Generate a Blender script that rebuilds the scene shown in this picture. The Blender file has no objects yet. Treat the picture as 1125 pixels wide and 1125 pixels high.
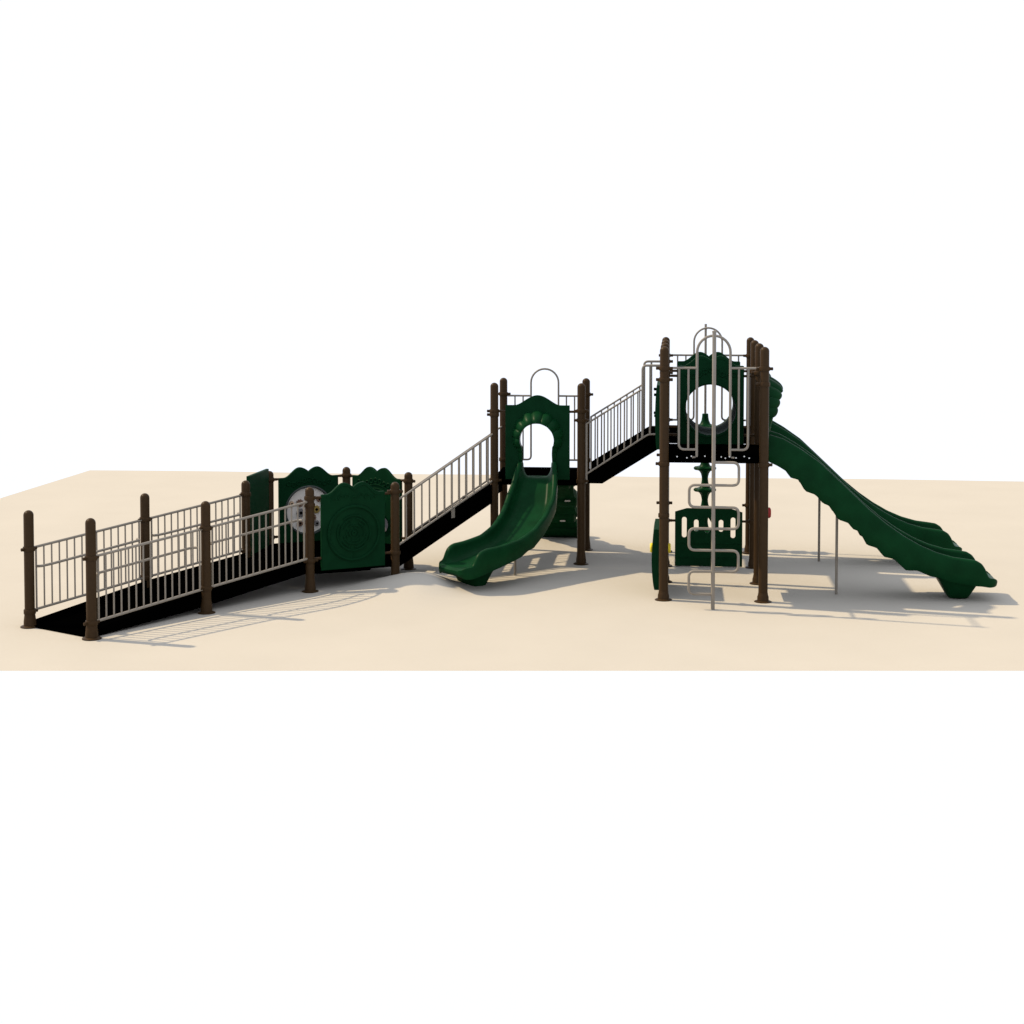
import bpy, bmesh, math
import numpy as np
from mathutils import Vector
S, Cc, PI = math.sin, math.cos, math.pi
scene = bpy.context.scene
COL = scene.collection

# ------------------------------------------------------------------ materials
def mat(name, col, rough=.5, spec=.3, metal=0., bump=0., bscale=60., vary=0., vscale=3., coat=0.):
    m = bpy.data.materials.new(name); m.use_nodes = True
    nt = m.node_tree; b = nt.nodes['Principled BSDF']
    b.inputs['Base Color'].default_value = (*col, 1)
    b.inputs['Roughness'].default_value = rough
    b.inputs['Specular IOR Level'].default_value = spec
    b.inputs['Metallic'].default_value = metal
    tc = nt.nodes.new('ShaderNodeTexCoord')
    if vary:
        n = nt.nodes.new('ShaderNodeTexNoise'); n.inputs['Scale'].default_value = vscale
        n.inputs['Detail'].default_value = 6
        r = nt.nodes.new('ShaderNodeValToRGB')
        r.color_ramp.elements[0].position = .3; r.color_ramp.elements[1].position = .7
        r.color_ramp.elements[0].color = (*[c * (1 - vary) for c in col], 1)
        r.color_ramp.elements[1].color = (*[c * (1 + vary) for c in col], 1)
        nt.links.new(tc.outputs['Object'], n.inputs['Vector'])
        nt.links.new(n.outputs['Fac'], r.inputs['Fac'])
        nt.links.new(r.outputs['Color'], b.inputs['Base Color'])
    if bump:
        n = nt.nodes.new('ShaderNodeTexNoise'); n.inputs['Scale'].default_value = bscale
        n.inputs['Detail'].default_value = 4
        k = nt.nodes.new('ShaderNodeBump'); k.inputs['Strength'].default_value = bump
        k.inputs['Distance'].default_value = .01
        nt.links.new(tc.outputs['Object'], n.inputs['Vector'])
        nt.links.new(n.outputs['Fac'], k.inputs['Height'])
        nt.links.new(k.outputs['Normal'], b.inputs['Normal'])
    return m
M = dict(
    green=mat('green_plastic', (.0028, .030, .0095), .36, .032, bump=.08, bscale=45, vary=.18, vscale=5),
    panelgreen=mat('green_panel', (.0028, .0245, .009), .5, .02, bump=.06, bscale=60, vary=.15, vscale=6),
    brown=mat('brown_powder_coat', (.037, .0215, .0098), .40, .07, vary=.08, vscale=20),
    black=mat('black_deck_coating', (.0003, .0003, .0003), .9, .0, bump=.3, bscale=150),
    metal=mat('beige_powder_coat', (.208, .186, .158), .42, .2, vary=.05, vscale=15),
    steel=mat('zinc_bolt', (.6, .6, .58), .3, .5, metal=.7),
    sand=mat('sand_sheet', (.418, .394, .354), .9, .0, bump=.12, bscale=35, vary=.02, vscale=.8),
    white=mat('white_board', (.62, .58, .54), .5, .2),
    greyrim=mat('grey_ring', (.05, .06, .056), .5, .1),
    tube=mat('grey_green_tube', (.10, .118, .112), .8, .0),
    gearbrown=mat('brown_gear', (.16, .09, .06), .5, .2),
    gearochre=mat('ochre_gear', (.26, .18, .05), .5, .2),
    geargrey=mat('grey_gear', (.16, .15, .15), .5, .2),
    tan=mat('tan_ball', (.48, .34, .23), .5, .2),
    yellow=mat('yellow_plastic', (.75, .60, .03), .4, .3),
    red=mat('red_plastic', (.30, .015, .015), .4, .3),
    pale=mat('pale_foothold', (.62, .60, .56), .5, .2),
)

# ------------------------------------------------------------------ mesh helpers
class MB:
    def __init__(s): s.v = []; s.f = []
    def add(s, v, f):
        o = len(s.v); s.v += [tuple(map(float, p)) for p in v]; s.f += [tuple(i + o for i in q) for q in f]; return s
    def box(s, a, b):
        x0, y0, z0 = a; x1, y1, z1 = b
        return s.prism([(x0, y0), (x1, y0), (x1, y1), (x0, y1)], z0, z1)
    def prism(s, poly, z0, z1):
        """vertical prism; z0, z1 numbers or per-vertex lists"""
        n = len(poly)
        za = z0 if hasattr(z0, '__len__') else [z0] * n
        zb = z1 if hasattr(z1, '__len__') else [z1] * n
        v = [(p[0], p[1], za[i]) for i, p in enumerate(poly)] + [(p[0], p[1], zb[i]) for i, p in enumerate(poly)]
        f = [tuple(range(n))[::-1], tuple(range(n, 2 * n))] + [(i, (i + 1) % n, (i + 1) % n + n, i + n) for i in range(n)]
        return s.add(v, f)
    def tube(s, pts, r, n=10, cap=True):
        P = [Vector(p) for p in pts]
        t0 = (P[1] - P[0]).normalized()
        up = Vector((0, 0, 1)) if abs(t0.z) < .9 else Vector((1, 0, 0))
        N = (up - t0 * up.dot(t0)).normalized()
        v, f = [], []
        for i, p in enumerate(P):
            if i == 0: t = t0
            elif i == len(P) - 1: t = (P[i] - P[i - 1]).normalized()
            else: t = ((P[i] - P[i - 1]).normalized() + (P[i + 1] - P[i]).normalized()).normalized()
            N = (N - t * N.dot(t)).normalized(); B = t.cross(N)
            rr = r[i] if hasattr(r, '__len__') else r
            for k in range(n):
                a = 2 * PI * k / n
                v.append(p + (N * Cc(a) + B * S(a)) * rr)
        m = len(P)
        for i in range(m - 1):
            for k in range(n):
                f.append((i * n + k, i * n + (k + 1) % n, (i + 1) * n + (k + 1) % n, (i + 1) * n + k))
        if cap: f += [tuple(range(n))[::-1], tuple(range((m - 1) * n, m * n))]
        return s.add(v, f)
    def lathe(s, prof, c, n=24, lobes=None, axis='z', cap=True):
        v, f = [], []
        for (r, z) in prof:
            for k in range(n):
                a = 2 * PI * k / n
                rr = lobes(r, a) if lobes else r
                q = (rr * Cc(a), rr * S(a), z)
                if axis == 'x': q = (q[2], q[0], q[1])
                if axis == 'y': q = (q[0], q[2], q[1])
                v.append((c[0] + q[0], c[1] + q[1], c[2] + q[2]))
        for i in range(len(prof) - 1):
            for k in range(n):
                f.append((i * n + k, i * n + (k + 1) % n, (i + 1) * n + (k + 1) % n, (i + 1) * n + k))
        if cap: f += [tuple(range(n))[::-1], tuple(range((len(prof) - 1) * n, len(prof) * n))]
        return s.add(v, f)
    def map(s, fn): s.v = [tuple(fn(*p)) for p in s.v]; return s
    def build(s, name, m, parent=None, label=None, ang=40, loc=None):
        me = bpy.data.meshes.new(name)
        off = loc or (0, 0, 0)
        me.from_pydata([tuple(a - b for a, b in zip(p, off)) for p in s.v], [], s.f)
        bm = bmesh.new(); bm.from_mesh(me); bmesh.ops.recalc_face_normals(bm, faces=bm.faces); bm.to_mesh(me); bm.free()
        me.polygons.foreach_set('use_smooth', [True] * len(me.polygons))
        me.set_sharp_from_angle(angle=math.radians(ang))
        me.materials.append(M[m]); me.update()
        o = bpy.data.objects.new(name, me); COL.objects.link(o)
        o.location = off
        if parent is not None:
            o.parent = parent
            if parent.type == 'MESH':
                o.location = [a - b for a, b in zip(off, parent['_loc'])]
        o['_loc'] = list(off)
        if label: o['label'] = label
        return o

def fillet(pts, r, n=6):
    P = [Vector(p) for p in pts]; out = [P[0]]
    for i in range(1, len(P) - 1):
        a = (P[i - 1] - P[i]); b = (P[i + 1] - P[i])
        rr = min(r, a.length * .499, b.length * .499)
        p0 = P[i] + a.normalized() * rr; p1 = P[i] + b.normalized() * rr
        for k in range(n + 1):
            t = k / n
            out.append(p0 * (1 - t) ** 2 + P[i] * 2 * t * (1 - t) + p1 * t * t)
    out.append(P[-1]); return out

def lerp(a, b, t): return tuple(x + (y - x) * t for x, y in zip(a, b))
def interp(x, tab): return float(np.interp(x, [t[0] for t in tab], [t[1] for t in tab]))

def plate(name, outer, holes, th, bevel, origin, U, N, m, parent, label=None):
    """a flat panel cut out of thick board: outlines in (u, z), thickness along N"""
    cu = bpy.data.curves.new('outline', 'CURVE'); cu.dimensions = '2D'; cu.fill_mode = 'BOTH'
    for poly in [outer] + list(holes):
        sp = cu.splines.new('POLY'); sp.points.add(len(poly) - 1)
        for p, q in zip(sp.points, poly): p.co = (q[0], q[1], 0, 1)
        sp.use_cyclic_u = True
    cu.extrude = th / 2 - bevel; cu.bevel_depth = bevel; cu.bevel_resolution = 2; cu.offset = -bevel
    t = bpy.data.objects.new('tmp', cu); COL.objects.link(t)
    dg = bpy.context.evaluated_depsgraph_get(); dg.update()
    me = t.evaluated_get(dg).to_mesh()
    v = [tuple(p.co) for p in me.vertices]; f = [tuple(p.vertices) for p in me.polygons]
    t.evaluated_get(dg).to_mesh_clear()
    bpy.data.objects.remove(t); bpy.data.curves.remove(cu)
    b = MB(); b.v = v; b.f = f
    fr = frame(origin, U, N)
    return b.map(lambda u, z, w: fr(u, z, w)).build(name, m, parent, label, ang=50, loc=origin)

def frame(o, U, N):
    return lambda u, z, w: (o[0] + U[0] * u + N[0] * w, o[1] + U[1] * u + N[1] * w, o[2] + z)

# ------------------------------------------------------------------ the setting
def mound(x, y):
    return .20 * math.exp(-(((x + 3.15) / (.66 if x < -3.15 else .50)) ** 2 + ((y - .46) / .68) ** 2)) + .006 * S(x * .9 + 1) * S(y * .7 + 2)
def ground():
    def front(x): return -4.334 + (x + 6.659) * (1.041 / 10.315) - .004
    xs = np.concatenate([np.linspace(-12.16, -5, 24)[:-1], np.linspace(-5, -2, 50)[:-1], np.linspace(-2, 14, 50)])
    ts = np.concatenate([np.linspace(0, .22, 8)[:-1], np.linspace(.22, .40, 50)[:-1], np.linspace(.40, 1, 30)])
    b = MB(); v = []; f = []
    for x in xs:
        y0 = front(x); y1 = 12.9
        for t in ts:
            y = y0 + (y1 - y0) * t
            h = mound(x, y) * min(1, (y - y0) / 1.5)
            v.append((x, y, h))
    n = len(ts)
    for i in range(len(xs) - 1):
        for k in range(n - 1): f.append((i * n + k, (i + 1) * n + k, (i + 1) * n + k + 1, i * n + k + 1))
    o = b.add(v, f).build('ground', 'sand'); o['kind'] = 'structure'
ground()

# ------------------------------------------------------------------ the play structure: one bolted thing
ROOT = bpy.data.objects.new('play_structure', None); COL.objects.link(ROOT)
ROOT['label'] = 'green and brown playground structure with long ramp, two towers and slides standing on sand'
ROOT['category'] = 'playground'

PR = .057
def post(x, y, ztop, clamps, z0=0., base=True, label=None, sleeve=.17, front=(1, 0)):
    b = MB()
    prof = [(PR, z0), (PR, ztop - .055)] + [(PR * Cc(a), ztop - .055 + .055 * S(a)) for a in np.linspace(.2, PI / 2 - .05, 7)]
    b.lathe(prof, (x, y, 0), 28)
    p = b.build('post', 'brown', ROOT, label, loc=(x, y, z0))
    if base:
        q = MB().lathe([(PR + .001, .0), (.072, .001), (.070, .07), (.063, sleeve * .75), (.0585, sleeve)], (x, y, 0), 24)
        q.lathe([(.107, .004), (.107, .012), (.09, .020), (.07, .024)], (x, y, 0), 28)
        q.build('base_plate', 'brown', p, loc=(x, y, 0))
    for (z, angs) in clamps:
        c = MB().lathe([(.058, -.027), (.066, -.026), (.069, -.018), (.069, .018), (.066, .026), (.058, .027)], (x, y, z), 24)
        for a in angs:
            dx, dy = Cc(math.radians(a)), S(math.radians(a))
            c.tube([(x + dx * .055, y + dy * .055, z), (x + dx * .10, y + dy * .10, z), (x + dx * .105, y + dy * .105, z)], [.018, .020, .012], 10)
        c.build('clamp', 'brown', p, loc=(x, y, z))
    return p

def ang(a, b): return math.degrees(math.atan2(b[1] - a[1], b[0] - a[0]))
PA, F2, F3 = (-6.263, -2.82), (-5.408, -1.333), (-4.48, .10)
P0, R2, R3 = (-7.187, -2.296), (-6.36, -.71), (-5.47, .69)
H4, H5, H6, H7 = (-3.49, .72), (-3.50, 1.84), (-4.475, 2.38), (-5.43, 1.78)
rd = ang(PA, F3); HT = 1.343
post(*PA, HT, [(.90, (rd, rd + 180)), (.18, (rd, rd + 180))], label='brown post at the near foot of the ramp')
post(*F2, HT, [(1.02, (rd, rd + 180)), (.30, (rd, rd + 180))])
post(*F3, HT, [(1.20, (rd, 30)), (1.11, (rd + 180,)), (.40, (30, rd + 180))])
post(*P0, HT, [(.90, (rd, rd + 180)), (.18, (rd,))], label='brown post at the far foot of the ramp')
post(*R2, HT, [(1.02, (rd, rd + 180)), (.30, (rd, rd + 180))])
post(*R3, HT, [(1.16, (rd + 180, 90)), (.42, (rd + 180, 90))])
post(*H4, HT, [(1.22, (0, 210, 180)), (.42, (210,))], z0=.0, base=False)
post(*H5, HT, [(1.22, (150, -20)), (.42, (150,))])
post(*H6, HT, [(1.22, (-30, 210)), (.42, (-30, 210))])
post(*H7, HT, [(1.22, (30, -90)), (.42, (30, -90))])
B = 1.22
ML, MR, MF, MK = -2.384, -1.164, 2.473, 3.693
T1 = 2.54
post(ML, MF, T1, [(2.14, (0, 180)), (2.09, (90, 180)), (1.17, (0,))], label='front left brown post of the lower tower')
post(MR, MF, T1, [(2.15, (180, 0)), (2.02, (180, 0)), (1.17, (0,))])
post(ML, MK, T1, [(2.30, (0, 180)), (1.33, (0,))])
post(MR, MK, T1, [(2.30, (0, 180)), (1.33, (180,))])
T2 = 3.15
for j in range(4):
    y = j * B
    CL = ([(2.88, (0, 180)), (2.74, (0, 180)), (1.70, (180,)), (1.06, (90,))], [(2.76, (0,)), (1.68, (0, 180)), (1.05, (0, 180)), (.45, (-90,))],
          [(2.85, (0,)), (1.68, (0,)), (.64, (0,))], [(2.88, (0, 180)), (1.94, (0,))])[j]
    CR = ([(2.88, (0, 180)), (2.69, (180,)), (1.70, (0,))], [(2.76, (180,)), (1.68, (0,))], [(2.72, (180,)), (.64, (180,)), (1.68, (0,))], [(2.88, (0, 180)), (.70, (180,))])[j]
    post(0, y, T2, CL, sleeve=.12)
    post(B, y, T2, CR, sleeve=.12)

# ---- railings
def rail(a, b, ta, tb, ba, bb, n, parent=ROOT, name='railing', rt=.016, rb=.010, inset=.07, label=None, hand=None, t0=None, step=None):
    L = math.hypot(b[0] - a[0], b[1] - a[1]); d = ((b[0] - a[0]) / L, (b[1] - a[1]) / L)
    P = lambda t, z, off=0: (a[0] + d[0] * t - d[1] * off, a[1] + d[1] * t + d[0] * off, z)
    zt = lambda t: ta + (tb - ta) * t / L
    zb = lambda t: ba + (bb - ba) * t / L
    m = MB()
    m.tube([P(inset - .03, zt(inset)), P(L - inset + .03, zt(L - inset))], rt)
    m.tube([P(inset - .03, zb(inset)), P(L - inset + .03, zb(L - inset))], rt)
    for k in range(n):
        t = inset + .03 + (L - 2 * inset - .06) * k / (n - 1) if t0 is None else L * (t0 + step * k)
        m.tube([P(t, zb(t)), P(t, zt(t))], rb if 0 < k < n - 1 else rb * 1.2, 8)
    o = m.build(name, 'metal', parent, label, loc=P(L / 2, zb(L / 2)))
    if hand:
        ha, hb, off = hand
        zh = lambda t: ha + (hb - ha) * t / L
        i = inset + .035
        h = MB().tube(fillet([P(i, zh(i), 0), P(i + .01, zh(i) + .004, off * .9), P(i + .16, zh(i + .16) - .0, off), P(L - i - .12, zh(L - i - .12), off), P(L - i - .05, zh(L - i) - .005, off), P(L - i - .03, zh(L - i), 0)], .05), .0155)
        h.build('handrail', 'metal', o, loc=P(L / 2, zh(L / 2), off))
    return o
rail(PA, F2, .905, 1.022, .178, .302, 15, hand=(.692, .812, .07), label='first near railing at the foot of the ramp')
rail(F2, F3, 1.015, 1.162, .296, .436, 15, hand=(.805, .938, .07), label='near railing beside the green maze panel')
rail(P0, R2, .902, 1.022, .185, .305, 15, hand=(.68, .80, -.07))
rail(R2, R3, 1.015, 1.162, .296, .436, 15, hand=(.80, .93, -.07))

# ---- ramp
def off(p, q, o):   # point moved o metres towards q
    L = math.hypot(q[0] - p[0], q[1] - p[1]); return (p[0] + (q[0] - p[0]) / L * o, p[1] + (q[1] - p[1]) / L * o)
m = MB()
a0, a1 = off(PA, P0, .05), off(P0, PA, .05); b0, b1 = off(F2, R2, .05), off(R2, F2, .05); c0, c1 = off(F3, R3, .05), off(R3, F3, .05)
m.prism([a0, b0, b1, a1], [.004, .10, .10, .004], [.025, .178, .178, .025])
m.prism([b0, c0, c1, b1], [.10, .25, .25, .10], [.178, .33, .33, .178])
ramp = m.build('ramp', 'black', ROOT, 'black sloping ramp between two rows of railings', loc=(-5.8, -1, 0))
for s0, s1, s2, t0, t1, t2 in ((a0, b0, c0, a1, b1, c1), (a1, b1, c1, a0, b0, c0)):
    q = MB(); w = .012
    e0, e1, e2 = (off(s0, t0, -w), off(s1, t1, -w), off(s2, t2, -w))
    q.prism([e0, s0, s1, e1], [.003, .003, .075, .075], [.085, .085, .27, .27])
    q.prism([e1, s1, s2, e2], [.075, .075, .235, .235], [.27, .27, .40, .40])
    q.build('side_beam', 'black', ramp, loc=(*s1, .1))
# ---- hexagonal deck
def hexagon(c, r): return [(c[0] + r * Cc(math.radians(a)), c[1] + r * S(math.radians(a))) for a in range(-90, 270, 60)]
hc = (-4.47, 1.24)
hd = MB().prism(hexagon(hc, 1.10), .235, .33).build('deck', 'black', ROOT, 'low black hexagonal deck at the top of the ramp', loc=(*hc, .235))

MB().prism(hexagon(hc, .70), .15, .235).build('added_shade_block', 'black', hd, loc=(*hc, .11))  # added block hidden under the deck, keeps light off the ground there

# ---- panels
def wave(hw, z0, zs, zp, zv, px=.13):
    pts = [(-hw, z0), (hw, z0), (hw, zs - .01), (hw - .012, zs)]
    right = []
    for k in range(1, 30):
        u = hw - .02 - (hw - .02) * k / 29
        if u > px:
            t = (u - px) / (hw - .07 - px); t = min(1, t)
            z = zs + (zp - zs) * (.5 + .5 * Cc(PI * t))
        else:
            t = u / px
            z = zv + (zp - zv) * S(PI / 2 * t) ** .9
        right.append((u, z))
    pts += right
    pts += [(-u, z) for u, z in right[:-1][::-1]] + [(-hw + .012, zs), (-hw, zs - .01)]
    return pts
def circ(c, r, n=40): return [(c[0] + r * Cc(2 * PI * k / n), c[1] + r * S(2 * PI * k / n)) for k in range(n)]
def arcring(fr, c, r, a0, a1, w, rad=.008, n=40):
    return [fr(c[0] + r * Cc(math.radians(a0 + (a1 - a0) * k / n)), c[1] + r * S(math.radians(a0 + (a1 - a0) * k / n)), w) for k in range(n + 1)]
def brackets(o, pa, pb, hw, mid, U, zs):
    """short pins from a panel's edges to its posts"""
    for z in zs:
        for sgn, p in ((-1, pa), (1, pb)):
            e = (mid[0] + U[0] * sgn * (hw - .02), mid[1] + U[1] * sgn * (hw - .02), z)
            MB().tube([e, (p[0], p[1], z)], .017, 10).build('bracket', 'brown', o, loc=e)
def between(pa, pb):
    L = math.hypot(pb[0] - pa[0], pb[1] - pa[1]); U = ((pb[0] - pa[0]) / L, (pb[1] - pa[1]) / L)
    return ((pa[0] + pb[0]) / 2, (pa[1] + pb[1]) / 2), U, (U[1], -U[0])

# near green maze panel
mid, U, N = between(F3, H4)
o3 = (*mid, 0)
pm = plate('panel', wave(.435, .262, 1.235, 1.372, 1.312), [], .05, .010, o3, U, N, 'panelgreen', ROOT, 'green maze panel with wavy top facing the viewer')
fr = frame(o3, U, N)
g = MB(); cz = .72
for r, a0, a1, tr in ((.345, 0, 360, .020), (.225, -30, 128, .013), (.225, 150, 315, .013), (.185, 30, 80, .010), (.185, 100, 190, .010), (.185, 215, 250, .010), (.185, 275, 350, .010), (.14, -20, 60, .010), (.14, 110, 160, .010), (.14, 195, 310, .010),
                      (.10, 40, 130, .009), (.10, 160, 215, .009), (.10, 250, 340, .009), (.06, -60, 90, .009), (.06, 130, 250, .009), (.02, 0, 360, .012)):
    g.tube(arcring(fr, (0, cz), r, a0, a1, .034, n=48), tr, 8, cap=True)
for r0, r1, a in ((.06, .10, 90), (.10, .14, 40), (.14, .225, 60), (.14, .185, 110), (.185, .225, 190), (.10, .14, 215), (.14, .185, 275), (.185, .225, 315), (.225, .345, -90), (.14, .185, -20), (.06, .10, 160), (.185, .225, 150), (.10, .185, 250)):
    a = math.radians(a)
    g.tube([fr(r0 * Cc(a), cz + r0 * S(a), .024), fr(r1 * Cc(a), cz + r1 * S(a), .033)], .010, 8)
g.build('maze_relief', 'panelgreen', pm, loc=fr(0, cz, .024))
g = MB().tube([fr(u, z - .035, .026) for u, z in wave(.40, .262, 1.235, 1.372, 1.312)[4:-2]], .010, 8)
for k in range(7): 
    u = -.27 + .09 * k; z = 1.14 + .05 * S(abs(u) * 9 + .5)
    g.tube(arcring(fr, (u, z), .03, 20, 200 + 40 * (k % 2), .027, n=14), .010, 6)
g.build('edge_relief', 'panelgreen', pm, loc=fr(0, 1.2, .024))
brackets(pm, F3, H4, .435, mid, U, (1.20, .42))

# back left panel with the white gear disc
mid, U, N = between(H7, H6); o3 = (*mid, 0); fr = frame(o3, U, N)
pg = plate('panel', wave(.435, .262, 1.235, 1.372, 1.312), [circ((-.005, .765), .32)], .05, .010, o3, U, N, 'panelgreen', ROOT, 'green panel with a white gear disc')
def disc(fr, c, r, w0, w1, n=40):
    v = [fr(c[0] + r * Cc(2 * PI * k / n), c[1] + r * S(2 * PI * k / n), w) for w in (w0, w1) for k in range(n)]
    return MB().add(v, [tuple(range(n)), tuple(range(n, 2 * n))] + [(k, (k + 1) % n, n + (k + 1) % n, n + k) for k in range(n)])
def gear(fr, c, r, w0, w1, teeth=10):
    n = teeth * 4; v = []
    for w in (w0, w1):
        for k in range(n):
            rr = r if (k % 4) < 2 else r * .80; a = 2 * PI * k / n
            v.append(fr(c[0] + rr * Cc(a), c[1] + rr * S(a), w))
    return MB().add(v, [tuple(range(n)), tuple(range(n, 2 * n))] + [(k, (k + 1) % n, n + (k + 1) % n, n + k) for k in range(n)])
dc = disc(fr, (-.005, .765), .335, -.012, -.002).build('gear_board', 'white', pg, loc=fr(.015, .77, 0))
MB().tube(arcring(fr, (-.005, .765), .335, 0, 360, .02, n=48), .016, 8).build('ring', 'greyrim', pg, loc=fr(.015, .77, .02))
for (u, z, r, mm) in ((-.13, .87, .055, 'gearbrown'), (-.12, .735, .062, 'geargrey'), (-.25, .87, .035, 'tan'), (.11, .77, .058, 'gearochre'), (-.13, .59, .045, 'gearbrown'), (.06, .655, .05, 'gearbrown'), (.115, .575, .04, 'geargrey'), (.03, .95, .05, 'gearbrown'), (.15, .91, .04, 'gearbrown'), (-.02, .60, .045, 'geargrey')):
    gg = gear(fr, (u, z), r, .0, .022).build('gear', mm, pg, loc=fr(u, z, 0))
    disc(fr, (u, z), r * .32, .022, .036, 14).build('hub', 'black', gg, loc=fr(u, z, .02))
g = MB()
for k in range(9):
    u = -.30 + .075 * k; g.tube(arcring(fr, (u, 1.165 + .03 * Cc(u * 14)), .028, 0, 360, .028, n=16), .010, 6)
g.build('edge_relief', 'panelgreen', pg, loc=fr(0, 1.2, .024))
brackets(pg, H7, H6, .435, mid, U, (1.22, .42))

# back right panel with grey and tan play pieces
mid, U, N = between(H6, H5); o3 = (*mid, 0); fr = frame(o3, U, N)
pq = plate('panel', wave(.435, .262, 1.235, 1.372, 1.312), [], .05, .010, o3, U, N, 'panelgreen', ROOT, 'green wavy topped panel with grey and tan play pieces')
g = MB(); g.tube(arcring(fr, (0, .80), .335, 0, 360, .024, n=48), .010, 8); g.tube(arcring(fr, (0, .80), .28, 0, 360, .024, n=48), .007, 8)
for k in range(9):
    u = -.30 + .075 * k; g.tube(arcring(fr, (u, 1.165 + .03 * Cc(u * 14)), .028, 0, 360, .028, n=16), .010, 6)
g.build('edge_relief', 'panelgreen', pq, loc=fr(0, .8, .024))
disc(fr, (.11, .58), .11, .020, .04, 30).build('game_disc', 'geargrey', pq, loc=fr(.13, .64, .02))
disc(fr, (.10, .89), .05, .02, .035, 20).build('game_disc', 'greyrim', pq, loc=fr(.12, .86, .02))
c = fr(.115, .705, .07); MB().lathe([(.055 * S(a), -.055 * Cc(a)) for a in np.linspace(.05, PI - .05, 12)], c, 20).build('ball', 'tan', pq, loc=c)
brackets(pq, H6, H5, .435, mid, U, (1.22, .42))

# plain panel on the left of the hexagon
mid, U, N = between(R3, H7); o3 = (*mid, 0)
pp = plate('panel', [(-.44, .262), (.44, .262), (.44, 1.385), (-.44, 1.385)], [], .05, .010, o3, U, N, 'panelgreen', ROOT, 'plain green panel seen at a slant')
brackets(pp, R3, H7, .44, mid, U, (1.18, .42))

# ---- flights of steps
def stairs(sa, sb, fa, fb, low0, low1, top0, top1, nstep, label, pts_low=None):
    """sa-sb near stringer ends, fa-fb far stringer ends"""
    st = MB()
    for k in range(nstep):
        t0, t1 = k / nstep, (k + 1) / nstep
        z = low0 + .10 + (low1 - low0) * (t0 + .6 / nstep)
        st.prism([lerp(sa, sb, t0), lerp(sa, sb, t1 - .004), lerp(fa, fb, t1 - .004), lerp(fa, fb, t0)], z, z + .03)
    root = st.build('stairs', 'black', ROOT, label, loc=(*lerp(sa, fb, .5), low0))
    for (p, q, o) in ((sa, sb, 1), (fa, fb, -1)):
        n = (q[1] - p[1], -(q[0] - p[0])); L = math.hypot(*n); n = (n[0] / L * .014 * o, n[1] / L * .014 * o)
        MB().prism([(p[0] + n[0], p[1] + n[1]), (q[0] + n[0], q[1] + n[1]), q, p], [low0, low1, low1, low0], [top0, top1, top1, top0]).build('side_beam', 'black', root, loc=(*p, low0))
    return root
def strap(p, z0, z1, parent, w=.032, d=(1, 0)):
    m = MB().prism([(p[0] - d[0] * w / 2 - d[1] * .004, p[1] - d[1] * w / 2 + d[0] * .004), (p[0] + d[0] * w / 2 - d[1] * .004, p[1] + d[1] * w / 2 + d[0] * .004),
                    (p[0] + d[0] * w / 2 + d[1] * .004, p[1] + d[1] * w / 2 - d[0] * .004), (p[0] - d[0] * w / 2 + d[1] * .004, p[1] - d[1] * w / 2 - d[0] * .004)], z0, z1)
    return m.build('mounting_strap', 'metal', parent, loc=(*p, z0))
def lift(p, o): return (p[0], p[1] + o)
# steps up from the hexagon to the lower tower
sa, sb = (-3.455, .76), (-2.40, 2.47); fa, fb = (-3.46, 1.80), (-2.40, 3.64)
st1 = stairs(sa, sb, fa, fb, .225, .865, .495, 1.125, 5, 'black stairs rising from the hexagonal deck to the lower tower')
for (p, q, sgn) in ((sa, sb, -1), (fa, fb, 1)):
    p2, q2 = (p[0] + .004, p[1] + .028 * sgn), (q[0], q[1] + .028 * sgn)
    r = rail(p2, q2, 1.098, 1.835, .505, 1.178, 13 if sgn < 0 else 12, inset=.02, rt=.014, rb=.011, t0=.0 if sgn < 0 else .028, step=.0786)
    L = math.hypot(q2[0] - p2[0], q2[1] - p2[1]); dd = ((q2[0] - p2[0]) / L, (q2[1] - p2[1]) / L)
    strap(p2, .26 if sgn < 0 else .45, 1.10, r, .03, dd)
    t = .56; strap((p2[0] + dd[0] * L * t, p2[1] + dd[1] * L * t), .505 + .673 * t - .14, .505 + .673 * t + .01, r, .07, dd)
    strap((q2[0], q2[1]), .98, 1.84, r, .03, dd)
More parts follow.
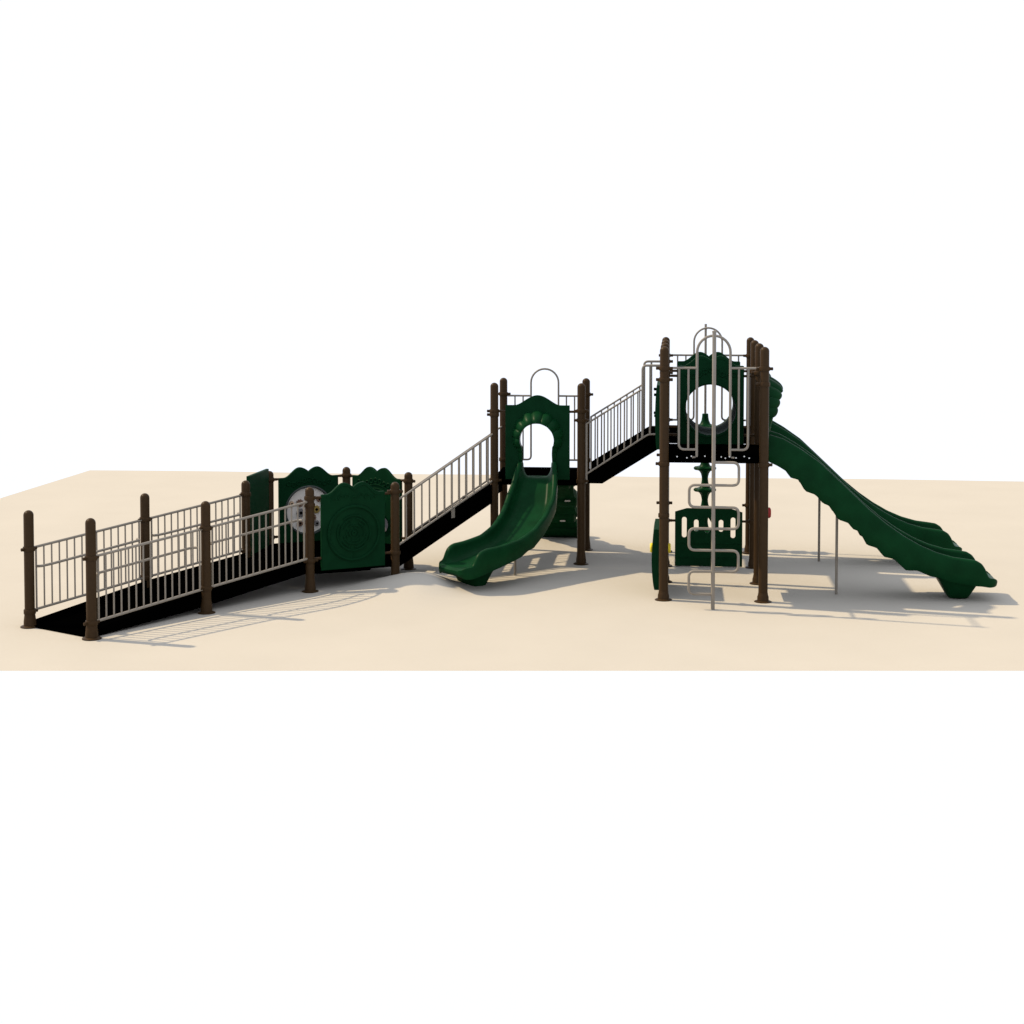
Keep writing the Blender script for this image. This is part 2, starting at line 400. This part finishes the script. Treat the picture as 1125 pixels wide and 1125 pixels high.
# steps from the lower tower to the tall tower
def flight2():
    y0, y1 = 2.50, 3.66
    st = MB()
    for k in range(4):
        x0 = -1.05 + .205 * k; z = 1.30 + .13 * k
        st.box((x0, y0 + .01, z), (x0 + .20, y1 - .01, z + .03))
    st.box((-.23, y0 + .01, 1.79), (-.03, y1 - .01, 1.82))
    root = st.build('stairs', 'black', ROOT, 'black stairs climbing from the lower tower to the tall tower', loc=(-.6, 3, 1.2))
    for ya, yb in ((y0 - .014, y0), (y1, y1 + .014)):
        prof = [(-1.09, 1.137), (-.87, 1.137), (-.065, 1.645), (-.03, 1.67), (-.03, 1.84), (-.24, 1.84), (-1.09, 1.31)]
        n = len(prof)
        v = [(p[0], y, p[1]) for y in (ya, yb) for p in prof]
        MB().add(v, [tuple(range(n)), tuple(range(n, 2 * n))] + [(i, (i + 1) % n, n + (i + 1) % n, n + i) for i in range(n)]).build('side_beam', 'black', root, loc=(-.6, ya, 1.2))
    for y, s in ((y0 - .03, -1), (y1 + .03, 1)):
        m = MB()
        m.tube([(-1.085, y, 1.975), (-.335, y, 2.452)], .013)
        m.tube(fillet([(-1.085, y, 1.275), (-.23, y, 1.835), (-.06, y, 1.835)], .05), .013)
        m.tube(fillet([(-.315, y, 1.78), (-.315, y, 2.79), (-.03, y, 2.79)], .06), .017)
        m.tube([(-.21, y, 1.83), (-.21, y, 2.79)], .014)
        for k in range(8):
            x = -1.03 + .093 * k
            m.tube([(x, y, 1.29 + (x + 1.085) * .655), (x, y, 1.975 + (x + 1.085) * .636)], .010, 8)
        r = m.build('railing', 'metal', ROOT, loc=(-.6, y, 1.9))
        strap((-1.09, y), 1.14, 1.98, r, .026)
flight2()

# ---- square decks
def deck(x0, y0, x1, y1, z, label):
    d = MB().box((x0, y0, z - .03), (x1, y1, z))
    for a, b in (((x0, y0 - .004), (x1, y0 + .02)), ((x0, y1 - .02), (x1, y1 + .004)), ((x0 - .004, y0 + .02), (x0 + .02, y1 - .02)), ((x1 - .02, y0 + .02), (x1 + .004, y1 - .02))):
        d.box((*a, z - .115), (*b, z - .002))
    return d.build('deck', 'black', ROOT, label, loc=((x0 + x1) / 2, (y0 + y1) / 2, z))
deck(ML, MF, MR, MK, 1.22, 'black square deck of the lower tower')
d1 = deck(0, 0, B, B, 1.83, 'front black deck of the tall tower')
deck(0, 2 * B, B, 3 * B, 1.83, 'rear black deck of the tall tower')
for x in (.16, .28, .335, .50, .70, .75, .80, .88, .98, 1.04):
    MB().lathe([(.009, -.012), (.009, -.002), (.005, .0)], (x, -.006, 1.79 + .012 * S(x * 40)), 8, axis='y').build('bolt', 'steel', d1, loc=(x, -.006, 1.79))

# ---- barriers with a hoop
def hoop_barrier(xl, xr, y, zd, kind, label):
    c = (xl + xr) / 2; w = xr - xl
    zr = zd + 1.055; zb = zd + .05 if kind == 'front' else zd + .11
    lo, hi = c - .203, c + .203
    r = .0165
    m = MB()
    arch = [(lo, y, zd - .04 if kind == 'front' else zb + .03)] + [(c - .203 * Cc(a), y, zd + 1.25 + .203 * S(a)) for a in np.linspace(0, PI, 17)] + [(hi, y, zd - .04 if kind == 'front' else zb + .03)]
    if kind == 'front':
        m.tube(arch, r)
        for e, leg, s in ((xl, lo, 1), (xr, hi, -1)):
            m.tube([(e + s * .06, y, zr), (leg, y, zr)], .0145)
            m.tube(fillet([(e + s * .185, y, zr), (e + s * .185, y, zb), (leg, y, zb)], .07), .0145)
            m.tube([(e + s * .30, y, zr), (e + s * .30, y, zb)], .0125, 8)
            m.tube([(leg, y + .02, zd - .045), (leg - s * .05, y - .02, zd - .045)], .012, 8)
    else:
        m.tube(fillet([(xl + .06, y, zb), (lo, y, zb), (lo, y, zd + .5), (lo, y, zd + 1.25)], .06) + arch[2:-2] + fillet([(hi, y, zd + 1.25), (hi, y, zb), (xr - .06, y, zb)], .06), .014)
        for e, leg, s in ((xl, lo, 1), (xr, hi, -1)):
            m.tube([(e + s * .06, y, zr), (leg, y, zr)], .014)
            for q in (.17, .29): m.tube([(e + s * q, y, zr), (e + s * q, y, zb)], .011, 8)
    return m.build('barrier', 'metal', ROOT, label, loc=(c, y, zd))
hoop_barrier(-.005, B - .01, 0, 1.83, 'front', 'hooped metal barrier at the front of the tall tower')
hoop_barrier(0, B, 3 * B, 1.83, 'back', 'hooped metal barrier at the back of the tall tower')
hoop_barrier(ML, MR, MK, 1.22, 'back', 'hooped metal barrier at the back of the lower tower')

# ---- serpent climber
y = -.53
m = MB().tube([(.594, y, 0), (.594, y, 3.34)], .0235, 14)
m.lathe([(.027, 3.335), (.027, 3.355), (.012, 3.362)], (.594, y, 0), 12)
cl = m.build('climbing_pole', 'metal', ROOT, 'tall pole with winding rungs in front of the tall tower', loc=(.594, y, 0))
zz = [1.78, 1.506, 1.24, .982, .72, .465, .189]
pts = [(.594, y, zz[0])]; X = (.895, .305)
for i in range(6): pts += [(X[i % 2], y, zz[i]), (X[i % 2], y, zz[i + 1])]
pts += [(.594, y, zz[6])]
MB().tube(fillet(pts, .075, 7), .0165, 12).build('winding_rung', 'metal', cl, loc=(.594, y, 1))
MB().tube([(.594, y, 3.27), (.594, -.01, 3.27)], .015, 10).build('connector', 'metal', cl, loc=(.594, -.3, 3.27))
MB().tube([(.594, y, 1.79), (.594, -.01, 1.79)], .015, 10).build('connector', 'metal', cl, loc=(.594, -.3, 1.79))

# ---- pod climber behind the tall tower
x, y = .583, 4.1
cp = MB().tube([(x, y, 0), (x, y, 3.33)], .018, 12).build('pod_pole', 'metal', ROOT, 'pole behind the tall tower threaded with green climbing pods', loc=(x, y, 0))
MB().tube([(x, y, 3.27), (x, 3.67, 3.27)], .014, 8).build('connector', 'metal', cp, loc=(x, y, 3.27))
for z in (1.80, 1.485, 1.177, .855, .54, .22):
    k = z + .0
    b = MB().lathe([(.038, .20), (.045, .195), (.048, .15), (.056, .10), (.075, .055), (.10, .03)], (x, y, k), 24)
    b.lathe([(.085, .04), (.15, .035), (.168, .018), (.166, -.004), (.148, -.018), (.10, -.024), (.078, -.04), (.06, -.07), (.050, -.11), (.044, -.16)], (x, y, k), 48,
            lobes=lambda r, a: r if r < .06 else r * (.82 + .18 * Cc(3 * a) ** 2 * (1 if True else 0)))
    b.build('climbing_pod', 'green', cp, loc=(x, y, k))

# ---- crawl tunnel between the two decks of the tall tower
for j, lab in ((1, 'near green tunnel panel with a round opening'), (2, 'far green tunnel panel with a round opening')):
    o3 = (B / 2 - .015, j * B, 0)
    pt = plate('panel', wave(.43, 1.80, 2.855, 2.985, 2.925, .125), [circ((.0, 2.277), .33, 56)], .05, .010, o3, (1, 0), (0, -1), 'panelgreen', ROOT, lab)
    fr = frame(o3, (1, 0), (0, -1))
    g = MB()
    g.tube([fr(u, z - .04, .022) for u, z in wave(.40, 1.80, 2.855, 2.985, 2.925, .125)[4:-2]], .007, 8)
    for k in range(9):
        u = -.30 + .075 * k; g.tube(arcring(fr, (u, 2.76 + .04 * Cc(u * 14)), .028, 0, 360, .028, n=16), .010, 6)
    g.tube(arcring(fr, (0, 2.277), .355, 0, 360, .024, n=56), .009, 8)
    g.build('edge_relief', 'panelgreen', pt, loc=fr(0, 2.8, .024))
    brackets(pt, (0, j * B), (B, j * B), .43, (B / 2 - .015, j * B), (1, 0), (2.72, 1.95))
n = 56
v = []; 
for yy, r in ((B + .01, .335), (2 * B - .01, .335), (2 * B - .01, .36), (B + .01, .36)):
    for k in range(n):
        v.append((B / 2 - .015 + r * Cc(2 * PI * k / n), yy, 2.277 + r * S(2 * PI * k / n)))
f = [(i * n + k, i * n + (k + 1) % n, ((i + 1) % 4) * n + (k + 1) % n, ((i + 1) % 4) * n + k) for i in range(4) for k in range(n)]
MB().add(v, f).build('crawl_tube', 'tube', ROOT, 'grey crawl tube inside the tall tower', loc=(B / 2, 1.5 * B, 2.277))

# ---- lower window panel
o3 = (.605, 2 * B, 0)
def slot(u, z0, z1, r=.033):
    return [(u + r * Cc(a), z1 - r + r * S(a)) for a in np.linspace(0, PI, 10)] + [(u + r * Cc(a), z0 + r + r * S(a)) for a in np.linspace(PI, 2 * PI, 10)]
outer = [(-.463, .01), (.463, .01), (.463, .765)] + [(u, .765 + .05 * min(1, (.463 - abs(u)) / .16)) for u in (.38, .3, .2, 0, -.2, -.3, -.38)] + [(-.463, .765)]
owl = [(-.015 + .05 * Cc(a) * (1 + .25 * Cc(3 * a)), .58 + .11 * S(a)) for a in np.linspace(0, 2 * PI, 28)[:-1]]
pw = plate('panel', outer, [slot(-.335, .405, .695), slot(-.17, .49, .66, .032), slot(.17, .49, .66, .032), slot(.335, .405, .695), owl], .05, .008, o3, (1, 0), (0, -1), 'panelgreen', ROOT, 'green panel with slotted windows under the tall tower')
fr = frame(o3, (1, 0), (0, -1))
g = MB().tube([fr(-.44, .33, .026), fr(.44, .33, .026)], .008, 6)
g.tube([fr(-.44, .13, .026), fr(.44, .13, .026)], .006, 6)
g.build('edge_relief', 'panelgreen', pw, loc=fr(0, .3, .03))
brackets(pw, (0, 2 * B), (B, 2 * B), .463, (.605, 2 * B), (1, 0), (.64,))

# ---- side panels seen edge on
def side_panel(x, y0, y1, z0, z1, label, bulge=.05, th=.045):
    ps = []
    n = 14
    for i in range(n + 1):
        z = z0 + (z1 - z0) * i / n; t = i / n
        ps.append((-bulge * S(PI * t) ** .7, z))
    v = []; 
    for yy in (y0, y1):
        v += [(x + d, yy, z) for d, z in ps] + [(x + d + th, yy, z) for d, z in ps[::-1]]
    k = 2 * (n + 1)
    f = [tuple(range(k)), tuple(range(k, 2 * k))] + [(i, (i + 1) % k, k + (i + 1) % k, k + i) for i in range(k)]
    return MB().add(v, f).build('panel', 'panelgreen', ROOT, label, loc=(x, (y0 + y1) / 2, z0))
s1 = side_panel(-.095, .14, 1.08, 1.86, 2.66, 'narrow green panel with black knobs on the tall tower', .02, .06)
for (z, yy) in ((2.60, .35), (2.51, .62), (2.29, .5), (2.22, .9), (1.95, .4)):
    MB().lathe([(.014, 0), (.018, .008), (.018, .030), (.012, .036)], (-.135, yy, z), 12, axis='x').build('knob', 'black', s1, loc=(-.135, yy, z))
s2 = side_panel(-.115, .14, 1.08, .10, .86, 'narrow green panel with yellow knobs below the tall tower', .035, .085)
for xx in (-.175, .035):
    MB().lathe([(.05, 0), (.062, .012), (.062, .04), (.05, .052)], (xx, .45, .58), 20, axis='x').build('knob', 'yellow', s2, label='yellow knob', loc=(xx, .45, .58))
s3 = side_panel(B - .015, .10, .70, .30, 1.12, 'green panel with a red knob below the right side of the tall tower', .0, .05)
MB().lathe([(.05, 0), (.068, .012), (.068, .055), (.05, .07)], (B + .040, .35, 1.06), 20, axis='x').build('knob', 'red', s3, label='red knob', loc=(B, .35, 1.06))

# ---- slide entrances: arched hood panels
def hood_panel(c, U, N, zd, label):
    o3 = (c[0], c[1], zd)
    hw = .45
    outer = [(-hw, -.03), (-.27, -.03), (-.27, .0)]
    # opening, keyhole shape open at the bottom onto the slide
    key = [(-.215, .02), (-.21, .12), (-.20, .33), (-.205, .42)] + [(-.24 * Cc(a), .53 + .235 * S(a)) for a in np.linspace(-.35, PI + .35, 30)] + [(.205, .42), (.20, .33), (.21, .12), (.215, .02)]
    top = [(hw, -.03), (hw, 1.01), (.345, 1.01)] + [(u, 1.01 + .14 * (.5 + .5 * Cc(PI * min(1, abs(u) / .315))) ** .8) for u in np.linspace(.30, -.30, 25)] + [(-.345, 1.01), (-hw, 1.01), (-hw, -.03)]
    p = plate('panel', top, [key], .045, .008, o3, U, N, 'panelgreen', ROOT, label)
    fr = frame(o3, U, N)
    # fluted shell: inner edge follows the opening, ribs fan outwards
    pts = []
    for t in np.linspace(0, 1, 28): pts.append((-.208 - .006 * t, .24 + .20 * t, -1., 0., t * .35))
    for a in np.linspace(math.radians(-22), math.radians(202), 150):
        pts.append((-.238 * Cc(a), .53 + .238 * S(a), -Cc(a), S(a), .35 + .65 * max(0, .5 + .5 * S(a))))
    for t in np.linspace(1, 0, 28): pts.append((.208 + .006 * t, .24 + .20 * t, 1., 0., t * .35))
    arc = [0.]
    for p0, p1 in zip(pts, pts[1:]): arc.append(arc[-1] + math.hypot(p1[0] - p0[0], p1[1] - p0[1]))
    nt = 12; v = []; f = []; NP = 13
    for (px_, pz_, nx_, nz_, k_), al in zip(pts, arc):
        fl = abs(S(PI * NP * al / arc[-1])) ** .55
        wd = (.06 + .115 * k_ ** 1.5) * (.80 + .20 * fl)
        prot = .03 + .17 * k_ ** 1.3
        for q in range(nt + 1):
            t = q / nt
            w = .022 + prot * (1 - t ** 1.9) * (.84 + .16 * fl)
            if q == nt: w = .012
            v.append(fr(px_ + nx_ * wd * t, pz_ + nz_ * wd * t, w))
        v.append(fr(px_, pz_, .012))
    m = nt + 2; nf = len(pts)
    for i in range(nf - 1):
        for k in range(nt): f.append((i * m + k, i * m + k + 1, (i + 1) * m + k + 1, (i + 1) * m + k))
        f.append((i * m + nt + 1, i * m, (i + 1) * m, (i + 1) * m + nt + 1))
    f += [tuple(range(0, nt + 2)), tuple(range((nf - 1) * m, nf * m))]
    MB().add(v, f).build('shell_hood', 'green', p, loc=fr(0, .53, .1), ang=30)
    return p, fr
hp, fr = hood_panel(((ML + MR) / 2 + .0, MF - .035), (1, 0), (0, -1), 1.22, 'green arched entrance panel of the curved slide')
brackets(hp, (ML, MF), (MR, MF), .45, ((ML + MR) / 2, MF - .02), (1, 0), (2.14,))
for j, lab in ((0, 'green arched entrance panel of the near straight slide'), (2, 'green arched entrance panel of the far straight slide')):
    hp, fr = hood_panel((B + .045, (j + .5) * B), (0, 1), (1, 0), 1.83, lab)

# ---- slides
def slide(path, L, rim, low, bed, hw, label, foot_s, lat=0.):
    """path(s) -> x, y, heading (unit vector); profiles are functions of s"""
    ss = np.concatenate([np.linspace(0, L - .30, 80), np.linspace(L - .29, L, 34)])
    v = []; f = []; m = None
    for s in ss:
        x, y, h = path(s); n = (h[1], -h[0])
        R, Lo, Bd, W = rim(s), low(s), bed(s), hw(s)
        Lo = min(Lo, Bd - .02)
        rr = min(.038, max(.008, .5 * (R - Bd)))
        prof = []
        prof.append((-W + .015, Lo))
        prof.append((-W + .002, Lo + .02))
        hgt = max(R - Lo - .03, .01)
        for t in (.3, .55, .75): prof.append((-W - .006 * S(PI * t) + .0, Lo + .02 + (hgt - .02) * t))
        top = R
        for a in np.linspace(PI, 0, 9):
            prof.append((-W + rr + rr * Cc(a), top - rr + rr * S(a)))
        iw = W - 2 * rr
        wallh = max(top - rr - Bd, .004)
        for t in np.linspace(.12, 1, 9):
            a = t * PI / 2
            prof.append((-iw + (iw * .42) * (1 - Cc(a)), Bd + wallh * (1 - S(a))))
        half = prof[:]
        prof = half + [(0, Bd - .004)] + [(-u, z) for u, z in half[::-1]]
        # underside back
        ub = max(Lo + .012, Bd - .10)
        prof += [(W - .04, Lo + .004), (W * .8, min(ub, Bd - .02)), (0, min(ub, Bd - .02)), (-W * .8, min(ub, Bd - .02)), (-W + .04, Lo + .004)]
        m = len(prof)
        v += [(x + n[0] * u, y + n[1] * u, z) for u, z in prof]
    N = len(ss)
    for i in range(N - 1):
        for k in range(m): f.append((i * m + k, i * m + (k + 1) % m, (i + 1) * m + (k + 1) % m, (i + 1) * m + k))
    f += [tuple(range(m)), tuple(range((N - 1) * m, N * m))]
    x, y, h = path(0)
    o = MB().add(v, f).build('slide', 'green', ROOT, label, ang=60, loc=(x, y, rim(0)))
    # moulded foot
    s0, s1, t0, t1, zt = foot_s
    ft = MB(); v = []; f = []; secs = []
    rings = [(0, .0, .02), (.012, -.012, 0), (.06, -.01, 0), (.12, .0, 0), (zt, 0, 0)]
    for z, grow, shrink in rings:
        t = z / zt
        a0 = t0 + (s0 - t0) * t - grow * 0 + shrink; a1 = t1 + (s1 - t1) * t - shrink
        w = .155 + .12 * t - shrink
        c = []
        for q in range(32):
            an = 2 * PI * q / 32
            cu = math.copysign(abs(Cc(an)) ** .45, Cc(an)); su = math.copysign(abs(S(an)) ** .45, S(an))
            s = (a0 + a1) / 2 + (a1 - a0) / 2 * cu
            x, y, h = path(s); n = (h[1], -h[0])
            c.append((x + n[0] * (w * su - lat), y + n[1] * (w * su - lat), z))
        v += c
    for i in range(len(rings) - 1):
        for k in range(32): f.append((i * 32 + k, i * 32 + (k + 1) % 32, (i + 1) * 32 + (k + 1) % 32, (i + 1) * 32 + k))
    f += [tuple(range(32)), tuple(range(len(rings) * 32 - 32, len(rings) * 32))]
    ft.add(v, f).build('foot', 'green', o, loc=(x, y, 0))
    return o
X0 = 1.275
RIM = [(1.27, 2.05), (1.318, 2.045), (1.47, 2.00), (1.68, 1.88), (1.922, 1.71), (2.229, 1.42), (2.532, 1.13), (2.75, .95), (2.95, .81), (3.15, .695), (3.35, .61), (3.55, .555), (3.75, .53), (3.83, .517), (3.90, .475), (3.945, .41), (3.97, .34), (3.99, .30), (4.03, .292), (4.07, .285), (4.095, .268), (4.11, .245)]
LOW = [(1.27, 1.72), (1.40, 1.66), (1.50, 1.60), (1.56, 1.515), (1.66, 1.49), (1.74, 1.35), (1.87, 1.305), (1.96, 1.20), (2.04, 1.17), (2.15, 1.00), (2.27, .96), (2.33, .885), (2.41, .855), (2.50, .69), (2.62, .655), (2.71, .545), (2.83, .52), (2.98, .38), (3.12, .38), (3.28, .31), (3.36, .30), (3.5, .25), (3.8, .20), (3.9, .195), (4.0, .180), (4.06, .182), (4.095, .195), (4.11, .225)]
BED = [(1.27, 1.85), (1.35, 1.83), (1.47, 1.77), (1.68, 1.64), (1.922, 1.44), (2.229, 1.14), (2.532, .85), (2.75, .67), (2.95, .52), (3.15, .41), (3.35, .335), (3.55, .295), (3.75, .275), (3.95, .265), (4.06, .268), (4.095, .255), (4.11, .238)]
def smooth(tab, w=.05):
    def fn(x): return sum(interp(x + w * k / 3, tab) for k in range(-3, 4)) / 7
    return fn
rimf, lowf, bedf = smooth(RIM, .015), smooth(LOW, .006), smooth(BED, .03)
for j, lab in ((0, 'near straight green slide'), (2, 'far straight green slide')):
    yc = (j + .5) * B
    sl = slide(lambda s: (X0 + s, yc, (1., 0.)), 4.11 - X0, lambda s: rimf(X0 + s), lambda s: lowf(X0 + s), lambda s: bedf(X0 + s),
               lambda s: .37 if s < 2.55 else .37 - .02 * ((s - 2.55) / .285) - .14 * (1 - math.sqrt(max(0., 1 - max(0., (s - 2.665) / .1705) ** 2))), lab, (3.39 - X0, 3.93 - X0, 3.54 - X0, 3.78 - X0, .255))
    x = 2.17; MB().tube([(x, yc, 0), (x, yc, 1.10)], .017, 10).build('support_pole', 'metal', sl, loc=(x, yc, 0))
# curved slide
LM, TH = 2.40, .85
def cpath(s):
    R = LM / TH; a = s / R
    return (-1.774 - R * (1 - Cc(a)), MF - .06 - R * S(a), (-S(a), -Cc(a)))
RM = [(0, 1.45), (.08, 1.44), (.2, 1.33), (.4, 1.14), (.6, .98), (.85, .83), (1.15, .695), (1.5, .60), (1.9, .56), (2.1, .55), (2.17, .53), (2.23, .49), (2.27, .425), (2.295, .37), (2.315, .348), (2.36, .34), (2.40, .33), (2.425, .312), (2.44, .285)]
BM = [(0, 1.24), (.08, 1.22), (.2, 1.10), (.4, .89), (.6, .77), (.85, .63), (1.15, .49), (1.5, .42), (1.9, .37), (2.2, .318), (2.39, .313), (2.425, .30), (2.44, .27)]
LW = [(0, 1.12), (.15, 1.08), (.25, .98), (.35, .95), (.45, .86), (.6, .83), (.7, .71), (.82, .67), (.92, .57), (1.05, .54), (1.2, .44), (1.35, .42), (1.5, .36), (1.7, .32), (2.0, .26), (2.25, .20), (2.33, .185), (2.39, .187), (2.425, .205), (2.44, .245)]
KS = 2.44 / 2.38
r2, l2, b2 = (lambda s, g=g: g(s * KS) for g in (smooth(RM, .02), smooth(LW, .008), smooth(BM, .03)))
sl = slide(cpath, 2.38, r2, l2, b2, lambda s: (.27 + .08 * min(1, s / .5)) if s < 2.14 else .35 - .02 * ((s - 2.14) / .24) - .13 * (1 - math.sqrt(max(0., 1 - max(0., (s - 2.24) / .1405) ** 2))), 'green curved slide of the lower tower', (1.62, 2.14, 1.76, 2.0, .29), lat=-.13)
x, y = -1.997, 1.529
MB().tube([(x, y, 0), (x, y, .48)], .017, 10).build('support_pole', 'metal', sl, loc=(x, y, 0))

# ---- sloping climbing wall behind the lower tower
def climber():
    n = 40; v = []; f = []
    xl, xr = -2.05, -1.33
    y0, z0, y1, z1 = 3.78, 1.10, 5.05, 0.0
    P = []
    for i in range(n + 1):
        t = i / n
        lump = .05 * abs(S(PI * t * 4)) 
        P.append((y0 + (y1 - y0) * t + lump * .0, z0 + (z1 - z0) * t + lump))
    for side, xx in ((0, xl), (1, xr)):
        for i, (yy, z) in enumerate(P):
            v.append((xx + (0 if side == 0 else -.035 * (int(i / 5) % 2)), yy, z))
        for i, (yy, z) in enumerate(P):
            v.append((xx + (0 if side == 0 else -.035 * (int(i / 5) % 2)), yy - .03, max(z - .11, .0) if i < n else 0.))
    m = n + 1
    for i in range(n):
        f.append((i, i + 1, 2 * m + i + 1, 2 * m + i)); f.append((m + i, m + i + 1, 3 * m + i + 1, 3 * m + i))
        f.append((i, i + 1, m + i + 1, m + i)); f.append((2 * m + i, 2 * m + i + 1, 3 * m + i + 1, 3 * m + i))
    f += [(0, m, 3 * m, 2 * m), (n, m + n, 3 * m + n, 2 * m + n)]
    cw = MB().add(v, f)
    for t, xa, xb, r in ((.10, -2.05, -1.40, .10), (.36, -1.98, -1.31, .13), (.62, -2.05, -1.36, .13), (.86, -2.02, -1.22, .14)):
        yy, z = y0 + (y1 - y0) * t, z0 + (z1 - z0) * t
        cw.tube([(xa, yy, z - .02), (xa + .03, yy, z - .02), (xb - .03, yy, z - .02), (xb, yy, z - .02)], [r * .7, r, r, r * .7], 14)
    c = cw.build('climbing_wall', 'green', ROOT, 'dark green sloping climbing wall behind the curved slide', loc=(-1.65, y0, 0))
    for (xx, t) in ((-1.46, .33), (-1.56, .66)):
        yy, z = y0 + (y1 - y0) * t, z0 + (z1 - z0) * t
        MB().box((xx - .04, yy - .17, z - .07), (xx + .04, yy - .12, z - .05)).build('foothold', 'pale', c, loc=(xx, yy, z))
climber()

# ------------------------------------------------------------------ light
w = bpy.data.worlds.new('World'); scene.world = w; w.use_nodes = True
bg = w.node_tree.nodes['Background']
bg.inputs['Color'].default_value = (1.0, 1.045, 1.14, 1); bg.inputs['Strength'].default_value = 1.0
ld = bpy.data.lights.new('sun', 'SUN'); ld.energy = 5.0; ld.angle = math.radians(1.1); ld.color = (1.0, .805, .53)
lo = bpy.data.objects.new('sun', ld); COL.objects.link(lo)
d = Vector((1.22, -.262, -1.335)); lo.rotation_euler = d.to_track_quat('-Z', 'Y').to_euler(); lo.location = (-5, 3, 8)

# ------------------------------------------------------------------ camera
cd = bpy.data.cameras.new('camera'); cam = bpy.data.objects.new('camera', cd); COL.objects.link(cam)
cd.sensor_width = 36; cd.lens = 1761.79 / 1125 * 36; cd.shift_y = -(562.5 - 395) / 1125
cd.clip_end = 200
th, ph = .046, .1005
F = Vector((-S(ph) * Cc(th), Cc(ph) * Cc(th), -S(th)))
cam.location = (.111, -19.8062, 3.895); cam.rotation_euler = F.to_track_quat('-Z', 'Y').to_euler()
scene.camera = cam
scene.view_settings.view_transform = 'Standard'; scene.view_settings.look = 'None'
scene.view_settings.exposure = 0; scene.view_settings.gamma = 1
scene.render.engine = 'CYCLES'
scene.cycles.max_bounces = 6
for o in bpy.data.objects:
    if '_loc' in o: del o['_loc']
